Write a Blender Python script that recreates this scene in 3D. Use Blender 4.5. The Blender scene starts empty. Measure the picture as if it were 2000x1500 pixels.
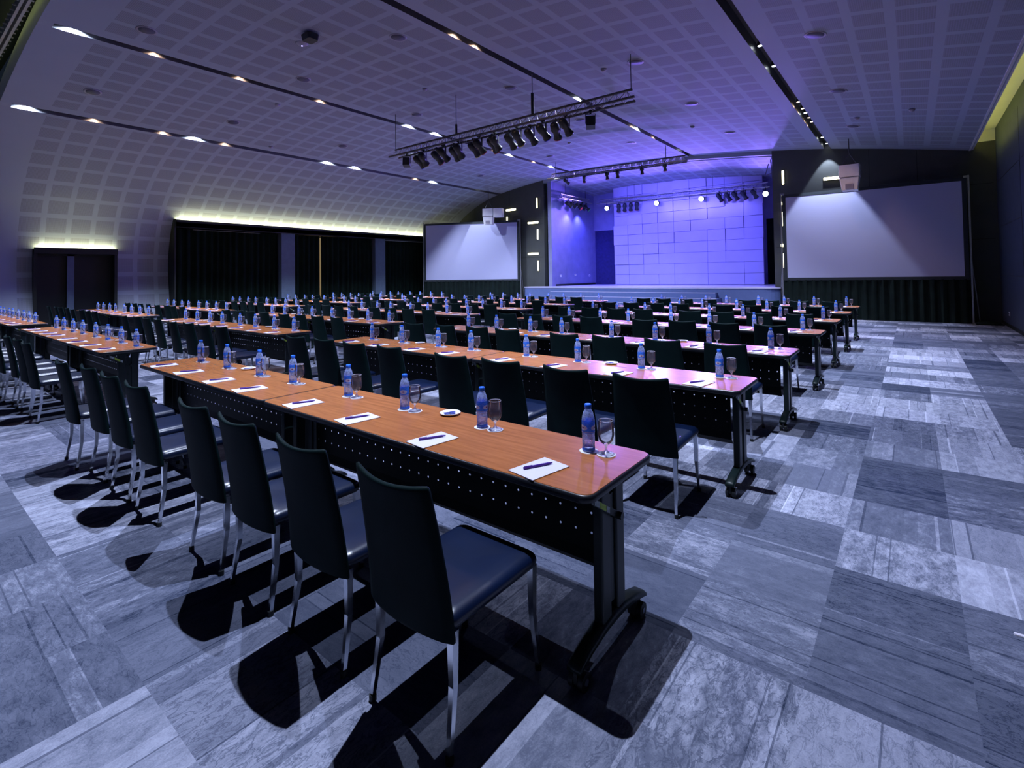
import bpy, bmesh, math, random
from mathutils import Vector, Matrix
random.seed(7)
S = bpy.context.scene
COL = S.collection

# ------------------------------------------------------------------ camera, world, exposure
R2 = Vector((0.7846007802, 0.6198220785, -0.0149065987))
U2 = Vector((0.0271094976, -0.0102768207, 0.9995796426))
FW = Vector((-0.6194083393, 0.7846750780, 0.0248662667))
CAMH = 1.5573622
cam_d = bpy.data.cameras.new('camera'); cam = bpy.data.objects.new('camera', cam_d); COL.objects.link(cam)
cam.matrix_world = Matrix(((R2.x, U2.x, -FW.x, 0), (R2.y, U2.y, -FW.y, 0), (R2.z, U2.z, -FW.z, CAMH), (0, 0, 0, 1)))
cam_d.sensor_width = 36; cam_d.sensor_fit = 'HORIZONTAL'
cam_d.lens = 988.8945 / 2000 * 36
cam_d.shift_y = -(750 - 513.12) / 2000
cam_d.clip_start = 0.05; cam_d.clip_end = 100
S.camera = cam
W = bpy.data.worlds.new('world'); S.world = W; W.use_nodes = True
W.node_tree.nodes['Background'].inputs[0].default_value = (0.02, 0.03, 0.05, 1)
W.node_tree.nodes['Background'].inputs[1].default_value = 0.3
S.view_settings.view_transform = 'Standard'; S.view_settings.look = 'None'
S.view_settings.gamma = 1; S.view_settings.use_curve_mapping = False
S.view_settings.exposure = 0.0
C = S.cycles
C.use_denoising = True
try:
    C.denoiser = 'OPENIMAGEDENOISE'
except Exception:
    pass
C.max_bounces = 10; C.diffuse_bounces = 4; C.glossy_bounces = 3; C.transmission_bounces = 8; C.transparent_max_bounces = 12
C.sample_clamp_indirect = 3.0; C.caustics_reflective = False; C.caustics_refractive = False
C.use_adaptive_sampling = True; C.adaptive_threshold = 0.03
C.blur_glossy = 0.3

# light levels
HALL = (0.66, 0.755, 1.0)
P_HALL = 1450.0
P_STAGE = 600.0
WARM = (1.0, 0.62, 0.42)

# ------------------------------------------------------------------ materials
def mat(name, col, rough=0.5, metal=0.0, spec=0.5, var=0.0, vscale=8.0, bump=0.0, bscale=60.0, coat=0.0, emit=None, es=0.0, trans=0.0, ior=1.45, sheen=0.0):
    m = bpy.data.materials.new(name); m.use_nodes = True
    nt = m.node_tree; b = nt.nodes['Principled BSDF']
    b.inputs['Base Color'].default_value = (*col, 1); b.inputs['Roughness'].default_value = rough
    b.inputs['Metallic'].default_value = metal; b.inputs['Specular IOR Level'].default_value = spec
    b.inputs['Coat Weight'].default_value = coat; b.inputs['Coat Roughness'].default_value = 0.12
    b.inputs['Transmission Weight'].default_value = trans; b.inputs['IOR'].default_value = ior
    b.inputs['Sheen Weight'].default_value = sheen
    if emit:
        b.inputs['Emission Color'].default_value = (*emit, 1); b.inputs['Emission Strength'].default_value = es
    if var or bump:
        tc = nt.nodes.new('ShaderNodeTexCoord')
        if var:
            n = nt.nodes.new('ShaderNodeTexNoise'); n.inputs['Scale'].default_value = vscale; n.inputs['Detail'].default_value = 5
            nt.links.new(tc.outputs['Object'], n.inputs['Vector'])
            mr = nt.nodes.new('ShaderNodeMapRange'); mr.inputs[1].default_value = 0.3; mr.inputs[2].default_value = 0.7
            mr.inputs[3].default_value = 1 - var; mr.inputs[4].default_value = 1 + var
            nt.links.new(n.outputs['Fac'], mr.inputs[0])
            mx = nt.nodes.new('ShaderNodeMix'); mx.data_type = 'RGBA'; mx.blend_type = 'MULTIPLY'; mx.inputs[0].default_value = 1
            mx.inputs[6].default_value = (*col, 1); nt.links.new(mr.outputs[0], mx.inputs[7]); nt.links.new(mx.outputs[2], b.inputs['Base Color'])
        if bump:
            n2 = nt.nodes.new('ShaderNodeTexNoise'); n2.inputs['Scale'].default_value = bscale; nt.links.new(tc.outputs['Object'], n2.inputs['Vector'])
            bp = nt.nodes.new('ShaderNodeBump'); bp.inputs['Strength'].default_value = bump; bp.inputs['Distance'].default_value = 0.005
            nt.links.new(n2.outputs['Fac'], bp.inputs['Height']); nt.links.new(bp.outputs[0], b.inputs['Normal'])
    return m

class NT:
    """small node-tree writer"""
    def __init__(s, m): s.m = m; s.nt = m.node_tree; s.b = s.nt.nodes['Principled BSDF']
    def n(s, t, **k):
        x = s.nt.nodes.new(t)
        for a, v in k.items(): setattr(x, a, v)
        return x
    def l(s, a, b): s.nt.links.new(a, b)
    def math(s, op, a, b=None, c=None, clamp=False):
        x = s.n('ShaderNodeMath', operation=op); x.use_clamp = clamp
        for i, v in enumerate((a, b, c)):
            if v is None: continue
            if isinstance(v, (int, float)): x.inputs[i].default_value = v
            else: s.l(v, x.inputs[i])
        return x.outputs[0]
    def mix(s, f, a, b, blend='MIX'):
        x = s.n('ShaderNodeMix', data_type='RGBA', blend_type=blend)
        for i, v in ((0, f), (6, a), (7, b)):
            if isinstance(v, (int, float)): x.inputs[i].default_value = v
            elif isinstance(v, tuple): x.inputs[i].default_value = (*v, 1)
            else: s.l(v, x.inputs[i])
        return x.outputs[2]

M = {}
M['chair_back'] = mat('black_leather', (0.003, 0.011, 0.012), 0.6, spec=0.10, var=0.25, vscale=5, bump=0.12, bscale=260)
M['chair_seat'] = mat('black_seat_leather', (0.002, 0.008, 0.034), 0.32, spec=0.8, var=0.2, vscale=6, bump=0.10, bscale=14)
M['chrome'] = mat('chrome', (0.80, 0.82, 0.86), 0.18, metal=1.0, var=0.12, vscale=14)
M['rubber'] = mat('black_rubber', (0.012, 0.014, 0.015), 0.5, var=0.15)
M['black_metal'] = mat('black_powder_metal', (0.006, 0.014, 0.014), 0.38, spec=0.4, var=0.2, vscale=10)
M['edge'] = mat('black_table_edge', (0.010, 0.011, 0.016), 0.35, var=0.1)
M['paper'] = mat('white_paper', (0.60, 0.57, 0.66), 0.65, var=0.02)
M['coaster'] = mat('white_coaster', (0.66, 0.65, 0.72), 0.6, var=0.03)
M['pen'] = mat('purple_pen', (0.055, 0.008, 0.22), 0.35, var=0.05)
M['cap'] = mat('blue_cap', (0.02, 0.17, 0.95), 0.35, var=0.05)
M['porcelain'] = mat('white_porcelain', (0.82, 0.82, 0.84), 0.2, var=0.02)
M['sachet'] = mat('blue_sachet', (0.05, 0.07, 0.30), 0.4, var=0.5, vscale=90)
M['dark_wall'] = mat('dark_grey_wall_panel', (0.058, 0.064, 0.062), 0.6, var=0.08, vscale=3)
M['side_wall'] = mat('navy_wall_fabric', (0.040, 0.055, 0.085), 0.8, var=0.10, vscale=4)
M['plain_white'] = mat('white_paint', (0.62, 0.62, 0.64), 0.7, var=0.03, vscale=2)
M['curtain'] = mat('black_curtain', (0.006, 0.013, 0.009), 0.9, var=0.3, vscale=3, spec=0.1)
M['skirt'] = mat('black_skirt_cloth', (0.005, 0.011, 0.010), 0.75, var=0.3, vscale=4, spec=0.15)
M['pillar'] = mat('slate_pillar_paint', (0.10, 0.14, 0.19), 0.7, var=0.08)
M['fascia'] = mat('black_fascia', (0.006, 0.010, 0.007), 0.6, var=0.1)
M['slot'] = mat('black_slot_paint', (0.085, 0.09, 0.10), 0.45, var=0.1)
M['screen'] = mat('projection_fabric', (0.38, 0.39, 0.58), 0.75, var=0.01, vscale=1)
M['screen_frame'] = mat('black_screen_border', (0.012, 0.018, 0.024), 0.7, var=0.1)
M['alu'] = mat('aluminium_truss', (0.40, 0.41, 0.43), 0.35, metal=0.9, var=0.1, vscale=20)
M['dark_alu'] = mat('dark_truss_pipe', (0.10, 0.10, 0.11), 0.45, metal=0.7, var=0.1, vscale=20)
M['lamp_black'] = mat('black_lamp_housing', (0.012, 0.018, 0.022), 0.42, spec=0.5, var=0.2)
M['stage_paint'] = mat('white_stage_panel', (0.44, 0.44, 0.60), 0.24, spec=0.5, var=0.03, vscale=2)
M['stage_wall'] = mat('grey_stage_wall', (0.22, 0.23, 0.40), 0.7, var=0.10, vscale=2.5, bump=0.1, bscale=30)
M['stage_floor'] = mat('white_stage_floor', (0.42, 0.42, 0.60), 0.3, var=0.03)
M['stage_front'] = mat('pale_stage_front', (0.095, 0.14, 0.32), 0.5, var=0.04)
M['stage_door'] = mat('dark_blue_stage_curtain', (0.015, 0.015, 0.10), 0.8, var=0.2)
M['speaker_white'] = mat('white_speaker_paint', (0.88, 0.88, 0.90), 0.5, var=0.03)
M['grille'] = mat('dark_speaker_grille', (0.07, 0.07, 0.11), 0.6, var=0.2, vscale=60)
M['ring'] = mat('grey_speaker_ring', (0.30, 0.29, 0.36), 0.5, var=0.05)
M['socket'] = mat('white_socket_plastic', (0.80, 0.80, 0.82), 0.4, var=0.02)
M['door_leaf'] = mat('black_door_leaf', (0.006, 0.009, 0.007), 0.5, var=0.1)
M['yellow'] = mat('yellow_sticker', (0.55, 0.75, 0.06), 0.5, var=0.15, vscale=70)
M['sticker'] = mat('pale_sticker', (0.5, 0.55, 0.52), 0.5, var=0.3, vscale=90)
M['hub'] = mat('grey_wheel_hub', (0.35, 0.36, 0.40), 0.3, metal=0.6, var=0.1)
M['rail'] = mat('pale_track_rail', (0.45, 0.46, 0.40), 0.5, metal=0.3, var=0.08)
M['lens_on'] = mat('lit_cool_lens', (0.9, 0.95, 1), 0.3, emit=(0.85, 0.92, 1.0), es=30)
M['lens_warm'] = mat('lit_warm_lens', (1, 0.9, 0.8), 0.3, emit=(1.0, 0.75, 0.55), es=5)
M['lens_blue'] = mat('lit_stage_lens', (0.9, 0.9, 1), 0.3, emit=(0.75, 0.85, 1.0), es=14)
M['lens_off'] = mat('unlit_lens', (0.05, 0.05, 0.06), 0.1, spec=0.8, var=0.05)
M['wall_lamp'] = mat('lit_lamp_diffuser', (1, 1, 0.9), 0.4, emit=(1.0, 0.93, 0.55), es=5.0)
M['cove'] = mat('lit_cove_strip', (1, 1, 0.7), 0.4, emit=(0.95, 0.93, 0.50), es=85.0)
M['cove_green'] = mat('lit_green_cove_strip', (1, 1, 0.7), 0.4, emit=(0.92, 0.90, 0.18), es=14.0)
M['recess_glow'] = mat('dim_green_recess_strip', (1, 1, 0.7), 0.4, emit=(0.62, 0.75, 0.25), es=2.0)
M['ceiling_plain'] = mat('plain_ceiling_paint', (0.31, 0.35, 0.42), 0.75, var=0.03)
M['daylight'] = mat('lit_window_pane', (1, 0.9, 0.7), 0.4, emit=(1.0, 0.72, 0.35), es=0.22)
M['led'] = mat('lit_blue_led', (0.3, 0.3, 1), 0.4, emit=(0.35, 0.3, 1.0), es=12)
for k, c in (('gel_red', (0.30, 0.02, 0.01)), ('gel_yellow', (0.40, 0.36, 0.02)), ('gel_blue', (0.02, 0.03, 0.55)), ('gel_green', (0.02, 0.25, 0.08)), ('gel_black', (0.015, 0.03, 0.035))):
    M[k] = mat(k, c, 0.35, var=0.1)

def make_wood():
    m = mat('orange_wood_laminate', (0.30, 0.125, 0.045), 0.27, spec=0.42); t = NT(m)
    tc = t.n('ShaderNodeTexCoord'); mp = t.n('ShaderNodeMapping'); mp.inputs['Scale'].default_value = (1.2, 14, 14)
    oi = t.n('ShaderNodeObjectInfo'); add = t.n('ShaderNodeVectorMath', operation='ADD')
    cmb = t.n('ShaderNodeCombineXYZ'); t.l(t.math('MULTIPLY', oi.outputs['Random'], 40.0), cmb.inputs[0])
    t.l(tc.outputs['Object'], add.inputs[0]); t.l(cmb.outputs[0], add.inputs[1]); t.l(add.outputs[0], mp.inputs['Vector'])
    n = t.n('ShaderNodeTexNoise'); n.inputs['Scale'].default_value = 3.0; n.inputs['Detail'].default_value = 4; n.inputs['Distortion'].default_value = 0.4
    t.l(mp.outputs[0], n.inputs['Vector'])
    r = t.n('ShaderNodeValToRGB'); cr = r.color_ramp
    cr.elements[0].position = 0.22; cr.elements[0].color = (0.25, 0.076, 0.020, 1); cr.elements[1].position = 0.72; cr.elements[1].color = (0.41, 0.142, 0.042, 1)
    t.l(n.outputs['Fac'], r.inputs[0]); t.l(r.outputs[0], t.b.inputs['Base Color'])
    return m
M['wood'] = make_wood()

def make_carpet():
    m = mat('grey_plank_carpet', (0.3, 0.3, 0.3), 0.95, spec=0.1); t = NT(m)
    tc = t.n('ShaderNodeTexCoord'); sep = t.n('ShaderNodeSeparateXYZ')
    t.l(tc.outputs['Object'], sep.inputs[0])
    X = t.math('ADD', sep.outputs[0], 50.36); Y = t.math('ADD', sep.outputs[1], 19.83)
    TX, TY = 1.0, 1.0
    def wn(a, b, c=0.0):
        cb = t.n('ShaderNodeCombineXYZ')
        for i, v in enumerate((a, b, c)):
            if isinstance(v, (int, float)): cb.inputs[i].default_value = v
            else: t.l(v, cb.inputs[i])
        w = t.n('ShaderNodeTexWhiteNoise', noise_dimensions='3D'); t.l(cb.outputs[0], w.inputs['Vector'])
        return w
    # carpet tiles of half a metre, two or four of which may run on in the same tone
    fx = t.math('FLOOR', t.math('DIVIDE', X, 0.5)); fy = t.math('FLOOR', t.math('DIVIDE', Y, 0.5))
    tile = wn(fx, fy, 1.0); ts = t.n('ShaderNodeSeparateColor'); t.l(tile.outputs['Color'], ts.inputs[0])
    big_x = t.math('FLOOR', t.math('DIVIDE', X, 1.0)); big = wn(big_x, fy, 2.0); bs = t.n('ShaderNodeSeparateColor'); t.l(big.outputs['Color'], bs.inputs[0])
    big2 = wn(fx, t.math('FLOOR', t.math('DIVIDE', t.math('ADD', Y, 0.5), 1.0)), 3.0)
    orient = t.math('GREATER_THAN', bs.outputs[0], 0.38)
    a = t.math('ADD', t.math('MULTIPLY', X, orient), t.math('MULTIPLY', Y, t.math('SUBTRACT', 1.0, orient)))   # across the planks
    b = t.math('ADD', t.math('MULTIPLY', Y, orient), t.math('MULTIPLY', X, t.math('SUBTRACT', 1.0, orient)))   # along the planks
    af = t.math('FRACT', t.math('DIVIDE', a, 0.5))
    # uneven stripes: warp the fraction per tile
    wv = t.math('ADD', af, t.math('MULTIPLY', t.math('SINE', t.math('ADD', t.math('MULTIPLY', af, 9.0), t.math('MULTIPLY', ts.outputs[0], 6.28))), 0.10))
    s_id = t.math('FLOOR', t.math('MULTIPLY', wv, 4.2))
    st = wn(t.math('ADD', fx, t.math('MULTIPLY', s_id, 17.3)), fy, 4.0)
    sf = t.math('FRACT', t.math('MULTIPLY', wv, 4.2))
    line = t.math('LESS_THAN', sf, 0.10)
    lsel = wn(t.math('ADD', fx, t.math('MULTIPLY', s_id, 5.1)), fy, 5.0)
    line = t.math('MULTIPLY', line, t.math('GREATER_THAN', lsel.outputs['Value'], 0.45))
    dark_or_light = t.math('SUBTRACT', t.math('MULTIPLY', t.math('GREATER_THAN', lsel.outputs['Value'], 0.88), 2.0), 1.0)
    # marbled wear
    mp = t.n('ShaderNodeCombineXYZ'); t.l(t.math('MULTIPLY', a, 2.2), mp.inputs[0]); t.l(b, mp.inputs[1]); t.l(tile.outputs['Value'], mp.inputs[2])
    n = t.n('ShaderNodeTexNoise'); n.inputs['Scale'].default_value = 10; n.inputs['Detail'].default_value = 10; n.inputs['Roughness'].default_value = 0.72; n.inputs['Distortion'].default_value = 0.35
    t.l(mp.outputs[0], n.inputs['Vector'])
    n2 = t.n('ShaderNodeTexNoise'); n2.inputs['Scale'].default_value = 170; n2.inputs['Detail'].default_value = 2; t.l(tc.outputs['Object'], n2.inputs['Vector'])
    marb = t.math('SUBTRACT', n.outputs['Fac'], 0.5)
    marb_amt = t.math('ADD', 0.35, t.math('MULTIPLY', ts.outputs[1], 1.1))
    v = t.math('ADD', 0.40, t.math('MULTIPLY', t.math('SUBTRACT', big.outputs['Value'], 0.5), 0.38))
    v = t.math('ADD', v, t.math('MULTIPLY', t.math('SUBTRACT', big2.outputs['Value'], 0.5), 0.28))
    v = t.math('ADD', v, t.math('MULTIPLY', t.math('SUBTRACT', st.outputs['Value'], 0.5), 0.13))
    v = t.math('ADD', v, t.math('MULTIPLY', t.math('MULTIPLY', marb, marb_amt), 0.75))
    v = t.math('ADD', v, t.math('MULTIPLY', t.math('MULTIPLY', line, dark_or_light), 0.17))
    n3 = t.n('ShaderNodeTexNoise'); n3.inputs['Scale'].default_value = 13; n3.inputs['Detail'].default_value = 7; n3.inputs['Roughness'].default_value = 0.6; n3.inputs['Distortion'].default_value = 0.8
    t.l(mp.outputs[0], n3.inputs['Vector'])
    vein = t.math('SUBTRACT', 1.0, t.math('DIVIDE', t.math('ABSOLUTE', t.math('SUBTRACT', n3.outputs['Fac'], 0.5)), 0.035), clamp=True)
    v = t.math('SUBTRACT', v, t.math('MULTIPLY', vein, t.math('ADD', 0.03, t.math('MULTIPLY', ts.outputs[2], 0.16))))
    v = t.math('ADD', v, t.math('MULTIPLY', t.math('SUBTRACT', n2.outputs['Fac'], 0.5), 0.16))
    r = t.n('ShaderNodeValToRGB'); cr = r.color_ramp
    cr.elements[0].position = 0.0; cr.elements[0].color = (0.016, 0.024, 0.050, 1)
    cr.elements[1].position = 0.8; cr.elements[1].color = (0.46, 0.475, 0.60, 1)
    e = cr.elements.new(0.4); e.color = (0.120, 0.132, 0.190, 1)
    t.l(v, r.inputs[0]); t.l(r.outputs[0], t.b.inputs['Base Color'])
    bp = t.n('ShaderNodeBump'); bp.inputs['Strength'].default_value = 0.35; bp.inputs['Distance'].default_value = 0.004
    t.l(n2.outputs['Fac'], bp.inputs['Height']); t.l(bp.outputs[0], t.b.inputs['Normal'])
    return m
M['carpet'] = make_carpet()

def make_ceiling(name='perforated_ceiling', umin=0.0, umax=28.2):
    m = mat(name, (0.6, 0.6, 0.6), 0.75, spec=0.2); t = NT(m)
    uv = t.n('ShaderNodeUVMap'); uv.uv_map = 'UVMap'; sep = t.n('ShaderNodeSeparateXYZ'); t.l(uv.outputs[0], sep.inputs[0])
    U, V = sep.outputs[0], sep.outputs[1]
    mu = t.math('LESS_THAN', t.math('FRACT', U), 0.78); mv = t.math('LESS_THAN', t.math('FRACT', V), 0.76)
    mk = t.math('MULTIPLY', mu, mv)
    mk = t.math('MULTIPLY', mk, t.math('GREATER_THAN', U, umin)); mk = t.math('MULTIPLY', mk, t.math('LESS_THAN', U, umax))
    # rows of slotted perforations inside each square
    hu = t.math('LESS_THAN', t.math('FRACT', t.math('MULTIPLY', U, 22.0)), 0.5)
    hv = t.math('LESS_THAN', t.math('FRACT', t.math('MULTIPLY', V, 20.0)), 0.62)
    hole = t.math('MULTIPLY', t.math('MULTIPLY', hu, hv), mk)
    n = t.n('ShaderNodeTexNoise'); n.inputs['Scale'].default_value = 0.7; n.inputs['Detail'].default_value = 3
    tc = t.n('ShaderNodeTexCoord'); t.l(tc.outputs['Object'], n.inputs['Vector'])
    base = t.mix(n.outputs['Fac'], (0.29, 0.33, 0.40), (0.33, 0.37, 0.44))
    c = t.mix(mk, base, (0.265, 0.29, 0.34)); c = t.mix(hole, c, (0.19, 0.21, 0.245))
    t.l(c, t.b.inputs['Base Color'])
    return m
M['ceiling'] = make_ceiling()
M['stage_ceiling'] = make_ceiling('perforated_stage_ceiling', -1.0, 99.0)

def make_holes():
    m = mat('black_perforated_sheet', (0.003, 0.006, 0.006), 0.45, spec=0.15); t = NT(m)
    uv = t.n('ShaderNodeUVMap'); uv.uv_map = 'UVMap'; sep = t.n('ShaderNodeSeparateXYZ'); t.l(uv.outputs[0], sep.inputs[0])
    X, Z = sep.outputs[0], sep.outputs[1]
    dx = t.math('SUBTRACT', t.math('FRACT', t.math('DIVIDE', X, 0.08)), 0.5); dx = t.math('MULTIPLY', dx, 0.08)
    zz = t.math('DIVIDE', t.math('SUBTRACT', Z, 0.3925), 0.085)
    dz = t.math('MULTIPLY', t.math('SUBTRACT', t.math('FRACT', zz), 0.5), 0.085)
    d = t.math('SQRT', t.math('ADD', t.math('MULTIPLY', dx, dx), t.math('MULTIPLY', dz, dz)))
    h = t.math('LESS_THAN', d, 0.0052)
    h = t.math('MULTIPLY', h, t.math('GREATER_THAN', zz, 0.0)); h = t.math('MULTIPLY', h, t.math('LESS_THAN', zz, 3.0))
    tr = t.n('ShaderNodeBsdfTransparent'); mx = t.n('ShaderNodeMixShader'); out = t.nt.nodes['Material Output']
    t.l(h, mx.inputs[0]); t.l(t.b.outputs[0], mx.inputs[1]); t.l(tr.outputs[0], mx.inputs[2]); t.l(mx.outputs[0], out.inputs['Surface'])
    return m
M['sheet'] = make_holes()

def make_label():
    m = mat('blue_bottle_label', (0.02, 0.10, 0.75), 0.35); t = NT(m)
    uv = t.n('ShaderNodeUVMap'); uv.uv_map = 'UVMap'; sep = t.n('ShaderNodeSeparateXYZ'); t.l(uv.outputs[0], sep.inputs[0])
    u = t.math('FRACT', t.math('MULTIPLY', sep.outputs[0], 3.0)); v = sep.outputs[1]
    du = t.math('DIVIDE', t.math('SUBTRACT', u, 0.5), 0.36); dv = t.math('DIVIDE', t.math('SUBTRACT', v, 0.5), 0.20)
    d = t.math('ADD', t.math('MULTIPLY', du, du), t.math('MULTIPLY', dv, dv))
    oval = t.math('LESS_THAN', d, 1.0); core = t.math('LESS_THAN', d, 0.10)
    band = t.math('LESS_THAN', t.math('ABSOLUTE', t.math('SUBTRACT', v, 0.10)), 0.045)
    n = t.n('ShaderNodeTexNoise'); n.inputs['Scale'].default_value = 9; cb = t.n('ShaderNodeCombineXYZ')
    t.l(t.math('MULTIPLY', sep.outputs[0], 9.0), cb.inputs[0]); t.l(t.math('MULTIPLY', v, 1.5), cb.inputs[1]); t.l(cb.outputs[0], n.inputs['Vector'])
    wave = t.math('GREATER_THAN', n.outputs['Fac'], 0.58)
    c = t.mix(wave, (0.03, 0.26, 1.0), (0.25, 0.55, 1.0)); c = t.mix(band, c, (0.55, 0.62, 0.85)); c = t.mix(oval, c, (0.75, 0.78, 0.90)); c = t.mix(core, c, (0.25, 0.06, 0.25))
    t.l(c, t.b.inputs['Base Color'])
    tl = t.n('ShaderNodeBsdfTranslucent'); t.l(c, tl.inputs[0]); mx = t.n('ShaderNodeMixShader'); mx.inputs[0].default_value = 0.5
    t.l(t.b.outputs[0], mx.inputs[1]); t.l(tl.outputs[0], mx.inputs[2]); t.l(mx.outputs[0], t.nt.nodes['Material Output'].inputs['Surface'])
    return m
M['label'] = make_label()
def make_thin(name, tint, milky, milk_col, blend, gl=1.0):
    m = mat(name, milk_col, 0.15, spec=0.6); t = NT(m)
    tr = t.n('ShaderNodeBsdfTransparent'); tr.inputs[0].default_value = (*tint, 1)
    gs = t.n('ShaderNodeBsdfGlossy'); gs.inputs['Roughness'].default_value = 0.05; gs.inputs[0].default_value = (gl, gl, gl, 1)
    lw = t.n('ShaderNodeLayerWeight'); lw.inputs['Blend'].default_value = blend
    m1 = t.n('ShaderNodeMixShader'); t.l(lw.outputs['Fresnel'], m1.inputs[0]); t.l(tr.outputs[0], m1.inputs[1]); t.l(gs.outputs[0], m1.inputs[2])
    tl = t.n('ShaderNodeBsdfTranslucent'); tl.inputs[0].default_value = (*milk_col, 1)
    m0 = t.n('ShaderNodeMixShader'); m0.inputs[0].default_value = 0.5; t.l(t.b.outputs[0], m0.inputs[1]); t.l(tl.outputs[0], m0.inputs[2])
    m2 = t.n('ShaderNodeMixShader'); out = t.nt.nodes['Material Output']
    n = t.n('ShaderNodeTexNoise'); n.inputs['Scale'].default_value = 55; tc = t.n('ShaderNodeTexCoord'); t.l(tc.outputs['Object'], n.inputs['Vector'])
    t.l(t.math('MULTIPLY', t.math('SUBTRACT', n.outputs['Fac'], 0.25, clamp=True), milky * 4, clamp=True), m2.inputs[0])
    t.l(m1.outputs[0], m2.inputs[1]); t.l(m0.outputs[0], m2.inputs[2]); t.l(m2.outputs[0], out.inputs['Surface'])
    return m
M['water'] = make_thin('clear_water_bottle', (0.74, 0.84, 1.0), 0.40, (0.62, 0.74, 1.0), 0.32)
M['glass'] = make_thin('clear_glass', (0.98, 0.985, 1.0), 0.02, (0.85, 0.86, 0.95), 0.22)
M['glass_glint'] = make_thin('clear_glass_painted_glint', (0.98, 0.985, 1.0), 0.45, (0.85, 0.86, 0.98), 0.40)  # milky white painted in for light caught on goblet rim, stem and foot

# ------------------------------------------------------------------ mesh building
class MB:
    def __init__(s): s.v = []; s.f = []; s.mi = []; s.sm = []; s.uv = {}; s.cur = 0
    def add(s, vs, fs, smooth=False, uvs=None):
        o = len(s.v); s.v += [tuple(p) for p in vs]
        for k, f in enumerate(fs):
            if uvs: s.uv[len(s.f)] = uvs[k]
            s.f.append([o + i for i in f]); s.mi.append(s.cur); s.sm.append(smooth)
        return s
    def box(s, x0, x1, y0, y1, z0, z1):
        v = [(x, y, z) for z in (z0, z1) for y in (y0, y1) for x in (x0, x1)]
        return s.add(v, [(0, 2, 3, 1), (4, 5, 7, 6), (0, 1, 5, 4), (2, 6, 7, 3), (0, 4, 6, 2), (1, 3, 7, 5)])
    def tube(s, a, b, r, r2=None, n=8, caps=True):
        a, b = Vector(a), Vector(b); d = (b - a).normalized(); r2 = r if r2 is None else r2
        u = d.orthogonal().normalized(); w = d.cross(u)
        vs = []
        for p, q in ((a, r), (b, r2)):
            for i in range(n):
                t = 2 * math.pi * i / n; vs.append(p + (u * math.cos(t) + w * math.sin(t)) * q)
        fs = [(i, (i + 1) % n, n + (i + 1) % n, n + i) for i in range(n)]
        s.add(vs, fs, smooth=n > 4)
        if caps: s.add(vs, [tuple(reversed(range(n))), tuple(range(n, 2 * n))])
        return s
    def lathe(s, prof, n=20, smooth=True, close=True, uv=False):
        vs = [(r * math.cos(2 * math.pi * i / n), r * math.sin(2 * math.pi * i / n), z) for r, z in prof for i in range(n)]
        fs, us = [], []
        for k in range(len(prof) - 1):
            for i in range(n):
                j = (i + 1) % n
                fs.append((k * n + i, k * n + j, (k + 1) * n + j, (k + 1) * n + i))
                us.append([(i / n, k / (len(prof) - 1)), ((i + 1) / n, k / (len(prof) - 1)), ((i + 1) / n, (k + 1) / (len(prof) - 1)), (i / n, (k + 1) / (len(prof) - 1))])
        s.add(vs, fs, smooth, us if uv else None)
        if close:
            o = len(s.v) - len(vs)
            s.f.append([o + i for i in reversed(range(n))]); s.mi.append(s.cur); s.sm.append(False)
            s.f.append([o + (len(prof) - 1) * n + i for i in range(n)]); s.mi.append(s.cur); s.sm.append(False)
        return s
    def loft(s, rings, smooth=True, cap=True):
        n = len(rings[0]); vs = [p for r in rings for p in r]
        fs = [(k * n + i, k * n + (i + 1) % n, (k + 1) * n + (i + 1) % n, (k + 1) * n + i) for k in range(len(rings) - 1) for i in range(n)]
        o = len(s.v); s.add(vs, fs, smooth)
        if cap:
            s.f.append([o + i for i in reversed(range(n))]); s.mi.append(s.cur); s.sm.append(smooth)
            s.f.append([o + (len(rings) - 1) * n + i for i in range(n)]); s.mi.append(s.cur); s.sm.append(smooth)
        return s
    def build(s, name, mats, parent=None, loc=None):
        me = bpy.data.meshes.new(name); me.from_pydata(s.v, [], s.f)
        ms = mats if isinstance(mats, (list, tuple)) else [mats]
        for m in ms: me.materials.append(M[m] if isinstance(m, str) else m)
        me.polygons.foreach_set('material_index', s.mi); me.polygons.foreach_set('use_smooth', s.sm)
        if s.uv:
            ul = me.uv_layers.new(name='UVMap')
            for fi, us in s.uv.items():
                p = me.polygons[fi]
                for k, li in enumerate(p.loop_indices): ul.data[li].uv = us[k]
        bm = bmesh.new(); bm.from_mesh(me); bmesh.ops.recalc_face_normals(bm, faces=bm.faces[:]); bm.to_mesh(me); bm.free()
        me.update()
        o = bpy.data.objects.new(name, me); COL.objects.link(o)
        if parent: o.parent = parent
        if loc: o.location = loc
        return o

def rrect(w, d, r, z, n=5, inset=0.0, cx=0, cy=0):
    w, d, r = w / 2 - inset, d / 2 - inset, max(r - inset * 0.6, 0.002)
    out = []
    for sx, sy, a0 in ((1, 1, 0), (-1, 1, 90), (-1, -1, 180), (1, -1, 270)):
        for k in range(n + 1):
            a = math.radians(a0 + 90 * k / n)
            out.append((cx + sx * (w - r) + r * math.cos(a), cy + sy * (d - r) + r * math.sin(a), z))
    return out

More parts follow.
